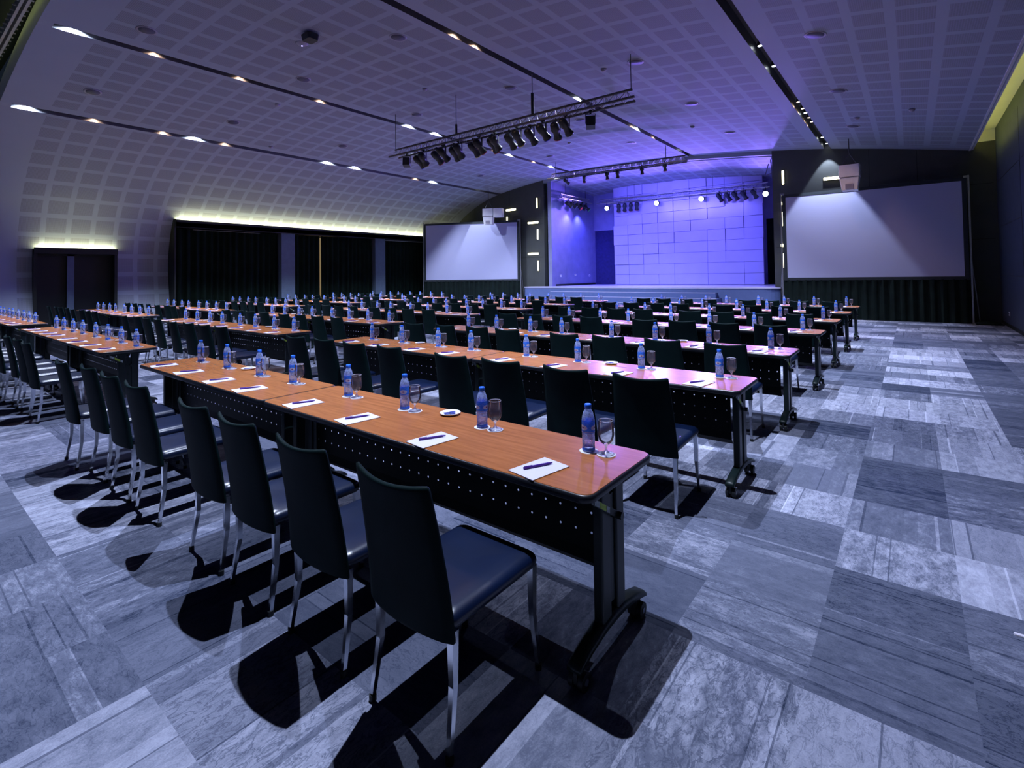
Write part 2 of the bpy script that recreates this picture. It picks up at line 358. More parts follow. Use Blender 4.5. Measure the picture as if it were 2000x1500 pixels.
def tag(o, label=None, cat=None, group=None, kind=None):
    if label: o['label'] = label
    if cat: o['category'] = cat
    if group: o['group'] = group
    if kind: o['kind'] = kind
    return o
def empty(name, loc=(0, 0, 0), rz=0.0):
    o = bpy.data.objects.new(name, None); COL.objects.link(o); o.location = loc; o.rotation_euler = (0, 0, rz); o.empty_display_size = 0.1
    return o
KIDS = {}
def kids(o):
    if o.name not in KIDS: KIDS[o.name] = list(o.children)
    return KIDS[o.name]
def copy_tree(o, parent=None):
    c = o.copy(); COL.objects.link(c)
    if parent: c.parent = parent
    for k in kids(o): copy_tree(k, c)
    return c
USED = set()
def place(proto, loc, rz, label, group=None):
    """first time the prototype itself, then copies with their parts"""
    if proto.name in USED: o = copy_tree(proto)
    else:
        kids(proto)
        for k in kids(proto):
            for kk in kids(k): kids(kk)
        USED.add(proto.name); o = proto
    o.location = loc; o.rotation_euler = (0, 0, rz)
    tag(o, label, proto.get('category'), group)
    return o
def struct(o): o['kind'] = 'structure'; return o

ORD = ['first', 'second', 'third', 'fourth', 'fifth', 'sixth', 'seventh', 'eighth', 'ninth', 'tenth', 'eleventh', 'twelfth', 'thirteenth', 'fourteenth', 'fifteenth', 'sixteenth', 'seventeenth', 'eighteenth']

# ------------------------------------------------------------------ room shell
YS, YW, XR = 1.8, 19.9, 1.97            # near edge of the vault, proscenium wall, right wall
PROF = [(1.46, 5.0), (-0.29, 5.34), (-2.2, 5.66), (-3.8, 5.86), (-5.5, 6.02), (-7, 6.14), (-8.5, 6.21), (-10, 6.24), (-11.5, 6.23), (-13, 6.15), (-14.5, 6.0), (-15.6, 5.85), (-16.5, 5.7), (-17.5, 5.43), (-18.4, 5.05), (-19.1, 4.65), (-19.7, 4.15), (-20.1, 3.7), (-20.4, 3.1), (-20.58, 2.4), (-20.6, 1.8), (-20.5, 1.1), (-20.35, .5), (-20.2, 0)]
ARC = [0.0]
for p, q in zip(PROF, PROF[1:]): ARC.append(ARC[-1] + math.hypot(q[0] - p[0], q[1] - p[1]))
def at_arc(a):
    for k in range(len(ARC) - 1):
        if a <= ARC[k + 1] + 1e-9:
            t = (a - ARC[k]) / (ARC[k + 1] - ARC[k]); p0 = PROF[max(k - 1, 0)]; p1 = PROF[k]; p2 = PROF[k + 1]; p3 = PROF[min(k + 2, len(PROF) - 1)]
            return tuple(0.5 * (2 * p1[i] + (p2[i] - p0[i]) * t + (2 * p0[i] - 5 * p1[i] + 4 * p2[i] - p3[i]) * t * t + (3 * p1[i] - p0[i] - 3 * p2[i] + p3[i]) * t ** 3) for i in (0, 1))
    return PROF[-1]
def arc_of_x(x):
    for k in range(len(PROF) - 1):
        if PROF[k + 1][0] <= x <= PROF[k][0]: return ARC[k] + (PROF[k][0] - x) / (PROF[k][0] - PROF[k + 1][0]) * (ARC[k + 1] - ARC[k])
def zc(x): return at_arc(arc_of_x(x))[1]
def slope_at(x):
    a = arc_of_x(x); p, q = at_arc(a - 0.1), at_arc(a + 0.1); return math.atan2(q[1] - p[1], q[0] - p[0])

b = MB(); b.add([(-21.5, -5, 0), (3, -5, 0), (3, 25, 0), (-21.5, 25, 0)], [(0, 1, 2, 3)]); struct(b.build('floor', 'carpet'))
SLOTS = [(3.52, 3.73), (8.10, 8.30), (13.53, 13.73), (17.93, 18.13)]
REG = [(0, .13, None), (.13, 3.31, (0, .53)), (3.31, 3.52, None), (3.73, 4.05, None), (4.05, 7.90, (10, .55)), (7.90, 8.10, None), (8.30, 8.52, None), (8.52, 13.37, (20, .606)), (13.37, 13.53, None),
       (13.73, 13.93, None), (13.93, 17.78, (30, .55)), (17.78, 17.93, None), (18.13, 18.27, None), (18.27, ARC[-1], (40, .61))]
A_HEAD = next(a / 100 for a in range(1800, 2400) if at_arc(a / 100)[1] < 3.69)
A_DOOR = next(a / 100 for a in range(1800, 2400) if at_arc(a / 100)[1] < 2.55)
b = MB()
for a0, a1, cell in REG:
    cuts = sorted({a0, a1} | {a for a in (A_HEAD, A_DOOR) if a0 < a < a1} | {a0 + k * 0.18 for k in range(int((a1 - a0) / 0.18))})
    for p, q in zip(cuts, cuts[1:]):
        vp, vq = (cell[0] + (p - a0) / cell[1], cell[0] + (q - a0) / cell[1]) if cell else (0.9, 0.9)
        spans = [(YS, 3.02), (3.02, 4.96), (4.96, 6.55), (6.55, YW)]
        if q > A_HEAD + 1e-6: spans = spans[:3]
        if q > A_DOOR + 1e-6: spans = [spans[0], spans[2]]
        (x0, z0), (x1, z1) = at_arc(p), at_arc(q)
        for y0, y1 in spans:
            u0, u1 = (y0 - 2.65) / .59, (y1 - 2.65) / .59
            b.add([(x0, y0, z0), (x0, y1, z0), (x1, y1, z1), (x1, y0, z1)], [(0, 1, 2, 3)], True, [[(u0, vp), (u1, vp), (u1, vq), (u0, vq)]])
# weld along the arc so that the vault shades as one curve
ceil = b.build('ceiling', 'ceiling'); struct(ceil)
bm = bmesh.new(); bm.from_mesh(ceil.data); bmesh.ops.remove_doubles(bm, verts=bm.verts[:], dist=1e-4)
for f in bm.faces:
    c_ = f.calc_center_median()
    if f.normal.x * (-9.5 - c_.x) + f.normal.z * (2.0 - c_.z) < 0: f.normal_flip()
bm.to_mesh(ceil.data); bm.free()

# light slots: recessed channels let into the vault
ON = {3: [2.25, 5.9, 10.25, 11.4, 15.4, 18.42], 2: [2.30, 10.35, 11.5, 15.4, 18.3], 1: [2.2, 11.5, 15.1, 19.0], 0: [2.10, 6.2, 10.25, 11.45, 15.4, 18.6, 19.62]}
WM = {3: [3.55, 5.1, 6.75, 14.4], 2: [3.6, 5.3, 7.35, 14.5, 17.0], 1: [6.9, 7.5, 14.75, 16.4], 0: [14.3, 14.95, 15.95, 16.45]}
SLOTNAME = ['over the wall-side aisle', 'over the nearest table block', 'over the middle of the hall', 'over the curtain side']
hproto = {}
def downlight(kind):
    r = empty('ceiling_spotlight'); r['category'] = 'spotlight'
    b = MB(); b.lathe([(0.036, 0.0), (0.045, 0.002), (0.045, 0.075), (0.03, 0.10), (0.012, 0.105)], 16); b.build('housing', 'lamp_black', r)
    b = MB(); b.lathe([(0.037, -0.004), (0.037, -0.001)], 16); b.build('lens', 'lens_on' if kind == 'on' else 'lens_warm', r)
    return r
for si, (s0, s1) in enumerate(SLOTS):
    am = (s0 + s1) / 2; (x0, z0), (x1, z1), (xm, zm) = at_arc(s0), at_arc(s1), at_arc(am)
    ys = 2.0; D = 0.24
    b = MB()
    for (xa, za, xb, zb) in ((x0, z0, x0, z0 + D), (x0, z0 + D, x1, z1 + D), (x1, z1 + D, x1, z1)):
        b.add([(xa, ys, za), (xa, YW, za), (xb, YW, zb), (xb, ys, zb)], [(0, 1, 2, 3)])
    for y in (ys, YW - 0.01): b.add([(x0, y, z0), (x0, y, z0 + D), (x1, y, z1 + D), (x1, y, z1)], [(0, 1, 2, 3)])
    struct(b.build('ceiling_slot_trim', 'slot'))
    b = MB(); b.add([(x0, YS, z0), (x0, ys, z0), (x1, ys, z1), (x1, YS, z1)], [(0, 1, 2, 3)]); struct(b.build('ceiling_slot_end', 'ceiling_plain'))
    allf = sorted([(y, 'on') for y in ON[si]] + [(y, 'warm') for y in WM[si]], reverse=True)
    for k, (y, kd) in enumerate(allf):
        if kd not in hproto: hproto[kd] = downlight(kd)
        zl = zm + 0.125
        o = place(hproto[kd], (xm, y, zl), 0, f"{'bright white' if kd == 'on' else 'dim warm'} ceiling spotlight, {ORD[k]} from the stage in slot {SLOTNAME[si]}", 'spotlights recessed in the ceiling slots')
        ld = bpy.data.lights.new('spot_light', 'SPOT'); lo = bpy.data.objects.new('spot_light', ld); COL.objects.link(lo)
        lo.location = (xm, y, zl - 0.012); ld.shadow_soft_size = 0.022
        lo.rotation_euler = (0, 0, 0)
        if kd == 'on':
            ld.energy = P_HALL; ld.color = HALL; ld.spot_size = math.radians(150); ld.spot_blend = 0.75
            if y < 4: ld.energy *= (1.5 if si == 1 else 1.05)
            elif y < 8: ld.energy *= 1.2
            if si == 0: ld.spot_size = math.radians(90); ld.spot_blend = 0.8; ld.energy *= 1.15
            if si == 0 and y > 18: ld.spot_size = math.radians(62); ld.spot_blend = 0.22; ld.energy *= (.62 if y < 19 else .2)
            if si == 3 and y > 18: ld.spot_size = math.radians(48); ld.spot_blend = 0.08; ld.energy *= .62
            if si == 1 and y > 18: ld.energy *= .2; ld.spot_size = math.radians(90)
            if si == 2 and y > 18: ld.energy *= .35
        else:
            ld.energy = P_HALL * 0.045; ld.color = WARM; ld.spot_size = math.radians(140); ld.spot_blend = 0.8

# proscenium wall, dark panels; the stage opening runs from -13.7 to -3.8 up to the ceiling
def wall_poly(name, xs, y0, y1, m):
    b = MB(); pts = [(x, 0.0) for x in (xs[0], xs[-1])] + [(x, zc(max(min(x, 1.45), -20.59)) + 0.25) for x in reversed(xs)]
    n = len(pts); v = [(x, y0, z) for x, z in pts] + [(x, y1, z) for x, z in pts]
    b.add(v, [tuple(range(n)), tuple(reversed(range(n, 2 * n)))] + [(i, (i + 1) % n, n + (i + 1) % n, n + i) for i in range(n)])
    return struct(b.build(name, m))
wall_poly('wall_stage_left', [-20.59 + i * 0.3 for i in range(0, 23)] + [-13.72], YW, YW + 0.25, 'dark_wall')
wall_poly('wall_stage_right', [-3.82 + i * 0.4 for i in range(0, 14)] + [2.1], YW, YW + 0.25, 'dark_wall')
b = MB()
for x in (-1.0, 0.2, -18.2, -17.0, -15.8): b.box(x, x + .012, YW - .004, YW, 0.1, zc(x) - .02)
for x0, x1 in ((-20.3, -13.8), (-3.75, 1.9)): b.box(x0, x1, YW - .004, YW, 4.0, 4.012); b.box(x0, x1, YW - .004, YW, 2.4, 2.412)
struct(b.build('wall_panel_joints_trim', 'fascia'))
b = MB(); nx = 20
for i in range(nx):
    xa, xb = -13.72 + i * 9.9 / nx, -13.72 + (i + 1) * 9.9 / nx
    za, zb = zc(xa), zc(xb)
    b.add([(xa, YW - .02, za - .14), (xb, YW - .02, zb - .14), (xb, YW - .02, zb + .2), (xa, YW - .02, za + .2), (xa, YW + .25, za - .14), (xb, YW + .25, zb - .14), (xb, YW + .25, zb + .2), (xa, YW + .25, za + .2)],
          [(0, 1, 2, 3), (4, 7, 6, 5), (0, 4, 5, 1), (3, 2, 6, 7)])
struct(b.build('ceiling_beam_over_stage', 'ceiling_plain'))
# right wall with cove
b = MB(); b.box(XR, XR + .2, -5, YW + .3, 0, 6.0); struct(b.build('wall_right', 'side_wall'))
b = MB()
for z in (1.35, 2.7, 4.0): b.box(XR - .004, XR, -4, YW, z, z + .012)
for y in (4, 7, 10, 13, 16): b.box(XR - .004, XR, y, y + .012, 0.1, 5.2)
struct(b.build('wall_right_joints_trim', 'fascia'))
b = MB(); b.box(1.40, XR, -5, YW, 5.55, 5.65); b.box(1.44, 1.50, -5, YW, 5.01, 5.06); b.box(1.40, 1.44, -5, YW, 5.0, 5.56); struct(b.build('ceiling_cove_right', 'plain_white'))
b = MB(); b.box(1.445, 1.475, -5, YW - .3, 5.08, 5.10); struct(b.build('ceiling_cove_light_right', 'cove_green'))
# upper part of the wall in the right corner is plastered above the dark panels
b = MB(); b.box(1.44, XR, YW - .02, YW, 5.22, 5.56); struct(b.build('wall_corner_trim', 'plain_white'))
# near end: recess with movable-wall track, then a lower-lit ceiling back over the camera
b = MB()
for k in range(60):
    p, q = at_arc(A_HEAD * k / 60), at_arc(A_HEAD * (k + 1) / 60)
    b.add([(p[0], YS, p[1]), (q[0], YS, q[1]), (q[0], YS, q[1] + .45), (p[0], YS, p[1] + .45)], [(0, 1, 2, 3)])
struct(b.build('ceiling_recess_lip', 'plain_white'))
b = MB(); b.box(-21, 2.1, -5.0, 1.22, 6.28, 6.4); struct(b.build('ceiling_rear', 'side_wall'))
b = MB(); b.box(-21, 2.1, 1.22, 1.9, 6.7, 6.8); b.box(-21, 2.1, 1.20, 1.22, 6.3, 6.8); struct(b.build('ceiling_recess_top', 'fascia'))
b = MB(); b.box(-21, 2.1, 1.48, 1.52, 6.2, 6.34); b.box(-21, 2.1, 1.56, 1.60, 6.2, 6.34); b.box(-21, 2.1, 1.48, 1.60, 6.34, 6.37)
for k in range(90):
    x = -20.8 + k * .25
    b.box(x, x + .02, 1.43, 1.48, 6.25, 6.27); b.box(x + .12, x + .14, 1.60, 1.65, 6.25, 6.27)
struct(b.build('ceiling_track_trim', 'rail'))
b = MB(); b.box(-20.5, 1.9, 1.68, 1.70, 6.55, 6.57); struct(b.build('ceiling_recess_light', 'recess_glow'))
b = MB(); b.box(-21.6, 2.2, -5.2, -5.0, 0, 6.6); struct(b.build('wall_rear', 'side_wall'))
b = MB(); b.box(-21.4, -20.6, -5, YS, 0, 6.5); struct(b.build('wall_left_rear', 'side_wall'))
# left side: curtain alcove behind the vault's foot
b = MB(); b.box(-21.5, -21.3, 1.0, 20.2, 0, 4.2); b.box(-21.3, -20.0, 6.5, 6.55, 0, 3.69); struct(b.build('wall_left', 'fascia'))
b = MB(); b.box(-21.3, -19.94, 6.55, YW - .01, 3.42, 3.58); b.box(-19.98, -19.94, 6.55, YW - .01, 3.40, 3.66); struct(b.build('wall_left_fascia_trim', 'fascia'))
b = MB(); b.box(-20.05, -20.01, 6.6, YW - .1, 3.60, 3.62); struct(b.build('wall_left_cove_light', 'cove'))
for i, (y0, y1) in enumerate(((10.40, 10.97), (15.01, 15.59))):
    b = MB(); b.box(-20.7, -20.2, y0, y1, 0, 3.42); struct(b.build('pillar', 'pillar'))
b = MB(); b.box(-20.36, -20.33, 15.62, YW - .1, 3.36, 3.385); b.box(-20.36, -20.34, 7.2, 9.6, 3.37, 3.38); struct(b.build('curtain_rail_trim', 'rail'))
b = MB(); b.box(-21.28, -21.26, 12.1, 13.4, 0.3, 3.4); struct(b.build('window_1', 'daylight'))
def curtain(y0, y1, label, x=-20.45, z0=0.02, z1=3.40, amp=0.06):
    b = MB(); n = int((y1 - y0) / 0.035); pts = []
    for i in range(n + 1):
        y = y0 + (y1 - y0) * i / n; pts.append((x + amp * math.sin(y * 26 + 1.3 * math.sin(y * 3.1)) + .02 * math.sin(y * 61), y))
    vs = [(px, py, z) for z in (z0, z1) for px, py in pts] + [(px - .012, py, z) for z in (z0, z1) for px, py in pts]
    m = n + 1; fs = [(i, i + 1, m + i + 1, m + i) for i in range(n)] + [(2 * m + i, 3 * m + i, 3 * m + i + 1, 2 * m + i + 1) for i in range(n)]
    fs += [(0, m, 3 * m, 2 * m), (n, 2 * m + n, 3 * m + n, m + n)]
    b.add(vs, fs, True); o = b.build('curtain', 'curtain'); tag(o, label, 'curtain', 'black curtains along the hall side'); return o
curtain(6.62, 8.5, 'black floor-length curtain beside the vaulted wall end'); curtain(8.52, 10.35, 'black floor-length curtain just before the first slate pillar')
curtain(11.02, 12.265, 'black curtain between first slate pillar and the bright slit'); curtain(12.305, 14.96, 'wide black curtain between bright slit and second slate pillar')
curtain(15.62, YW - .05, 'black curtain past second slate pillar, partly behind the screen')
# left double door
b = MB(); b.box(-20.85, -20.38, 2.98, 3.06, 0, 2.56); b.box(-20.85, -20.38, 4.92, 5.0, 0, 2.56); b.box(-20.85, -20.34, 2.98, 5.0, 2.42, 2.54); b.box(-20.365, -20.34, 2.98, 5.0, 2.54, 2.60)
d1 = struct(b.build('door_1', 'fascia'))
b = MB(); b.box(-20.74, -20.70, 3.06, 3.78, 0.01, 2.36); b.build('door_leaf', 'door_leaf', d1)
b = MB(); b.box(-20.74, -20.70, 3.95, 4.92, 0.01, 2.36); b.build('door_leaf', 'door_leaf', d1)
b = MB(); b.box(-20.66, -20.60, 3.78, 3.95, 0.0, 2.42); b.build('centre_post', 'pillar', d1)
b = MB(); b.box(-20.66, -20.645, 3.90, 3.915, 1.0, 1.9); b.build('pull_handle', 'chrome', d1)
b = MB(); b.box(-20.62, -20.6, 3.1, 4.88, 2.36, 2.42); b.build('transom', 'fascia', d1)
b = MB(); b.box(-20.48, -20.44, 3.06, 4.92, 2.555, 2.57); struct(b.build('door_cove_light_trim', 'cove'))
# baseboard
b = MB(); b.box(XR - .012, XR, -4, YW, 0, .09); struct(b.build('baseboard_right', 'fascia'))

# ------------------------------------------------------------------ stage
ZS = 1.01; YF = 18.9; YB = 23.3; YB2 = 24.0
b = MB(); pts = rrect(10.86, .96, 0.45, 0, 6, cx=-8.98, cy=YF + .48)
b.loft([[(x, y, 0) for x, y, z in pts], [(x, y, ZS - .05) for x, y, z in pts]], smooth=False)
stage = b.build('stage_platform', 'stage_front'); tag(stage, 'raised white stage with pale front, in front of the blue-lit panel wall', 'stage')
b = MB(); b.loft([[(x, y, ZS - .05) for x, y, z in rrect(10.92, .98, 0.46, 0, 6, cx=-8.98, cy=YF + .47)], [(x, y, ZS) for x, y, z in rrect(10.92, .98, 0.46, 0, 6, cx=-8.98, cy=YF + .47)]], smooth=False)
b.box(-13.29, -3.86, YF + .94, YB2 - .01, ZS - .05, ZS - .001)
b.build('stage_deck', 'stage_floor', stage)
b = MB()
for k in range(4):
    z = ZS - .19 * (k + 1); y = YF - .3 * (k + 1); xl, xr = -12.55 + .05 * k, -5.5 + .12 * k
    b.box(xl, xr, y, YF - .005, 0 if k == 3 else z - .19, z)
st = b.build('stage_steps', 'stage_front'); tag(st, 'wide pale steps leading up to the front of the stage', 'steps')
b = MB()
for k in range(4):
    z = ZS - .19 * (k + 1); y = YF - .3 * (k + 1); xl, xr = -12.55 + .05 * k, -5.5 + .12 * k
    b.box(xl, xr, y - .008, y + .04, z - .012, z + .006)
b.build('nosing', 'stage_floor', st)
b = MB(); b.box(-13.5, -13.3, YW, YB2 + .2, 0, 6.1); struct(b.build('wall_stage_side_left', 'stage_wall'))
b = MB(); b.box(-3.85, -3.65, YW + .25, YB2 + .2, 0, 6.1); struct(b.build('wall_stage_side_right', 'stage_wall'))
b = MB(); b.box(-13.4, -3.7, YB2, YB2 + .2, 3.85, 6.2); b.box(-12.1, -4.9, YB2, YB2 + .2, 0, 3.85); struct(b.build('wall_stage_back', 'stage_wall'))
b = MB(); b.box(-13.3, -12.1, YB2 + .1, YB2 + .14, ZS, 3.86); struct(b.build('door_2', 'stage_door'))
b = MB(); b.box(-4.9, -3.85, YB2 + .1, YB2 + .14, ZS, 3.86); struct(b.build('door_3', 'curtain'))
b = MB(); b.box(-13.29, -13.27, YW + .3, YB2, ZS, ZS + .09); struct(b.build('baseboard_stage', 'fascia'))
b = MB(); b.box(-13.68, -13.58, YW + .2, YW + .3, 3.2, 5.5)
struct(b.build('trim_stage_jamb', 'fascia'))
# panelled back wall of staggered rectangular tiles
b = MB(); rnd = random.Random(5); cw, ch = 6.91 / 9, .49
b.cur = 1; b.box(-11.72, -4.88, YB + .05, YB + .12, ZS, 6.02); b.cur = 0
LV = ["001112233", "000112233", "110012223", "111002213", "211102211", "221110221", "022111022", "002211100", "100221110", "110022111", "111002211"]
for r in range(11):
    z0 = ZS + .01 + r * ch; z1 = min(z0 + ch, 5.98 if r > 9 else 99)
    if z1 <= z0: continue
    for c in range(9):
        x0 = -11.76 + c * cw; d = (int(LV[r][c]) * .045)
        b.box(x0 + .003, x0 + cw - .009, YB - d, YB + .06, z0 + .003, z1 - .009)
struct(b.build('wall_stage_panelling', ['stage_paint', 'fascia']))
b = MB()
for i in range(12):
    xa, xb = -13.5 + i * 9.8 / 12, -13.5 + (i + 1) * 9.8 / 12
    za, zb = zc(xa) - .22, zc(xb) - .22
    u0, u1 = 0.0, 4.2 / .59; va, vb = i * 1.45, (i + 1) * 1.45
    b.add([(xa, YW + .2, za + .06), (xa, YB2 + .1, za - .18), (xb, YB2 + .1, zb - .18), (xb, YW + .2, zb + .06)], [(0, 1, 2, 3)], True, [[(u0, va), (u1, va), (u1, vb), (u0, vb)]])
struct(b.build('ceiling_stage', 'stage_ceiling'))
def socket(name, loc, nx, label):
    b = MB(); x, y, z = loc
    b.box(x, x + nx * .012, y - .075, y + .075, z - .05, z + .05); o = b.build(name, 'socket'); tag(o, label, 'socket')
    b = MB(); b.box(x + nx * .012, x + nx * .015, y - .045, y - .015, z - .02, z + .02); b.box(x + nx * .012, x + nx * .015, y + .015, y + .045, z - .02, z + .02); b.build('socket_hole', 'rubber', o)
socket('wall_socket', (-13.3, 20.62, 1.50), 1, 'double white socket low on stage side wall, nearest the hall')
socket('wall_socket', (-13.3, 21.99, 1.53), 1, 'square white socket in the middle of stage side wall')
socket('wall_socket', (-13.3, 23.40, 1.49), 1, 'small white socket on stage side wall beside the dark doorway')
socket('wall_socket', (XR, 18.43, .36), -1, 'small white socket low on the navy wall near the corner')
# leaning drapery strips at the left jamb
b = MB(); b.loft([[(-13.66, YW + .32, ZS), (-13.36, YW + .32, ZS), (-13.36, YW + .36, ZS), (-13.66, YW + .36, ZS)], [(-13.60, YW + .32, 3.1), (-13.54, YW + .32, 3.1), (-13.54, YW + .36, 3.1), (-13.60, YW + .36, 3.1)]], False)
o = b.build('stage_drape', 'stage_wall'); tag(o, 'narrow pale drape hanging inside the stage opening jamb', 'drape')

# ------------------------------------------------------------------ wall light bars
LB = [(-14.10, 5.02, 'v', 'upright lit wall bar, uppermost beside the stage opening, near hanging speakers side'), (-15.70, 4.84, 'h', 'flat lit wall bar right above the small screen, by the hanging speaker'),
      (-14.34, 4.09, 'h', 'flat lit wall bar, upper of two between small screen and stage'), (-14.08, 3.51, 'v', 'upright lit wall bar, middle one between small screen and stage'),
      (-14.36, 2.58, 'h', 'flat lit wall bar, lower of two between small screen and stage'), (-14.08, 2.0, 'v', 'upright lit wall bar, lowest between small screen and stage'),
      (-15.95, 4.26, 'v', 'upright lit wall bar half hidden behind the small screen top'),
      (-3.475, 4.86, 'v', 'upright lit wall bar, uppermost between stage opening and large screen'), (-3.27, 3.945, 'h', 'flat lit wall bar, upper one running behind the large screen'),
      (-3.53, 3.40, 'v', 'upright lit wall bar, middle one between stage opening and large screen'), (-3.29, 2.47, 'h', 'flat lit wall bar, lower one running behind the large screen'),
      (-3.55, 1.93, 'v', 'upright lit wall bar, lowest between stage opening and large screen'), (-1.95, 4.64, 'h', 'flat lit wall bar above the large screen, beside hanging speaker')]
for x, z, o_, lab in LB:
    w, h = (.035, .245) if o_ == 'v' else (.31, .05)
    b = MB(); b.box(x - w - .01, x + w + .01, YW - .03, YW, z - h - .01, z + h + .01); o = b.build('wall_light', 'fascia'); tag(o, lab, 'wall light', None)
    b = MB(); b.loft([rr for rr in ([(px, YW - .03, pz) for px, pz, _ in rrect(2 * w, 2 * h, .02, 0, 3, cx=x, cy=z)], [(px, YW - .055, pz) for px, pz, _ in rrect(2 * w, 2 * h, .02, 0, 3, inset=.004, cx=x, cy=z)])], False)
    b.build('diffuser', 'wall_lamp', o)

# ------------------------------------------------------------------ screens
def screen(p0, p1, z0, z1, label, skirt_label):
    a, c = Vector((p0[0], p0[1], 0)), Vector((p1[0], p1[1], 0)); L = (c - a).length; rz = math.atan2(c.y - a.y, c.x - a.x)
    r = empty('projection_screen', (a.x, a.y, 0), rz); tag(r, label, 'screen'); bw = .10
    b = MB(); b.box(bw, L - bw, -.012, -.002, z0 + bw, z1 - bw); b.build('screen_fabric', 'screen', r)
    b = MB()
    for q in ((0, L, z0, z0 + bw), (0, L, z1 - bw, z1), (0, bw, z0 + bw, z1 - bw), (L - bw, L, z0 + bw, z1 - bw)): b.box(q[0], q[1], -.02, .02, q[2], q[3])
    b.build('border', 'screen_frame', r)
    for x in (-.05, L + .05):
        b = MB(); b.box(x - .02, x + .02, .0, .05, 0.02, z1 + .05); b.tube((x, .05, 1.9), (x + (.16 if x > 1 else -.16), .26, .02), .014, n=6); b.box(x - .03, x + .03, -.30, .28, 0.0, .03)
        b.build('stand_leg', 'alu', r)
    b = MB(); b.box(-.03, .06, -.04, .04, z1 - .02, z1 + .04); b.box(L - .06, L + .03, -.04, .04, z1 - .02, z1 + .04); b.build('corner_clamp', 'alu', r)
    b = MB(); n = 150; m = n + 1
    pts = [(-.02 + (L + .04) * i / n, .03 * math.sin(i * .85) + .012 * math.sin(i * 2.3)) for i in range(m)]
    vs = [(x, y - .03 * (1 - k), z) for k, z in ((0, 0.01), (1, z0 + .02)) for x, y in pts] + [(x, y + .012 - .03 * (1 - k), z) for k, z in ((0, 0.01), (1, z0 + .02)) for x, y in pts]
    fs = [(i, i + 1, m + i + 1, m + i) for i in range(n)] + [(2 * m + i, 3 * m + i, 3 * m + i + 1, 2 * m + i + 1) for i in range(n)] + [(0, m, 3 * m, 2 * m), (n, 2 * m + n, 3 * m + n, m + n)]
    b.add(vs, fs, True); s = b.build('screen_skirt', 'skirt', r)
    return r
screen((-3.40, 19.2), (1.27, 19.2), 1.24, 4.15, 'large blank projection screen with black border beside the navy side wall', '')
screen((-19.45, 17.45), (-14.97, 19.55), 1.28, 4.24, 'smaller-looking blank projection screen angled beside the curtains', '')
b = MB(); b.loft([rrect(.62, .40, .15, .0, 5, cx=1.64, cy=19.1), rrect(.5, .34, .15, .06, 5, cx=1.62, cy=19.1), rrect(.2, .15, .06, .1, 5, cx=1.6, cy=19.12)])
o = b.build('cloth_heap', 'skirt'); tag(o, 'black cloth lying in a heap on the carpet beside the large screen', 'cloth')

# ------------------------------------------------------------------ hanging speakers
def speaker_cluster(loc, rz, label, two):
    r = empty('hanging_speaker', loc, rz); tag(r, label, 'speaker')
    b = MB(); b.loft([rrect(.52, .42, .03, 0.0), rrect(.52, .42, .03, .36)], False); b.build('upper_cabinet', 'speaker_white', r)
    b = MB(); b.loft([rrect(.40, .36, .02, -.40), rrect(.50, .40, .03, -.02)], False); b.build('lower_cabinet', 'speaker_white', r)
    if two:
        b = MB(); b.loft([rrect(.44, .42, .03, -.05, cx=.50), rrect(.44, .42, .03, .36, cx=.50)], False); b.build('side_cabinet', 'speaker_white', r)
    b = MB(); b.tube((-.2, 0, .36), (0, 0, .75), .012, n=6); b.tube((.2, 0, .36), (0, 0, .75), .012, n=6); b.tube((0, 0, .75), (0, 0, zc(loc[0]) - loc[2] + .02), .014, n=6); b.build('suspension_cable', 'dark_alu', r)
    b = MB(); b.box(-.10, .10, -.215, -.212, -.36, -.22); b.box(-.24, .24, -.213, -.21, -.03, -.015); b.build('grille', 'ring', r)
speaker_cluster((-1.40, 18.3, 4.36), 0, 'white hanging loudspeaker above the large projection screen', False)
speaker_cluster((-16.0, 18.5, 4.42), .45, 'white hanging loudspeaker cluster above the angled projection screen', True)

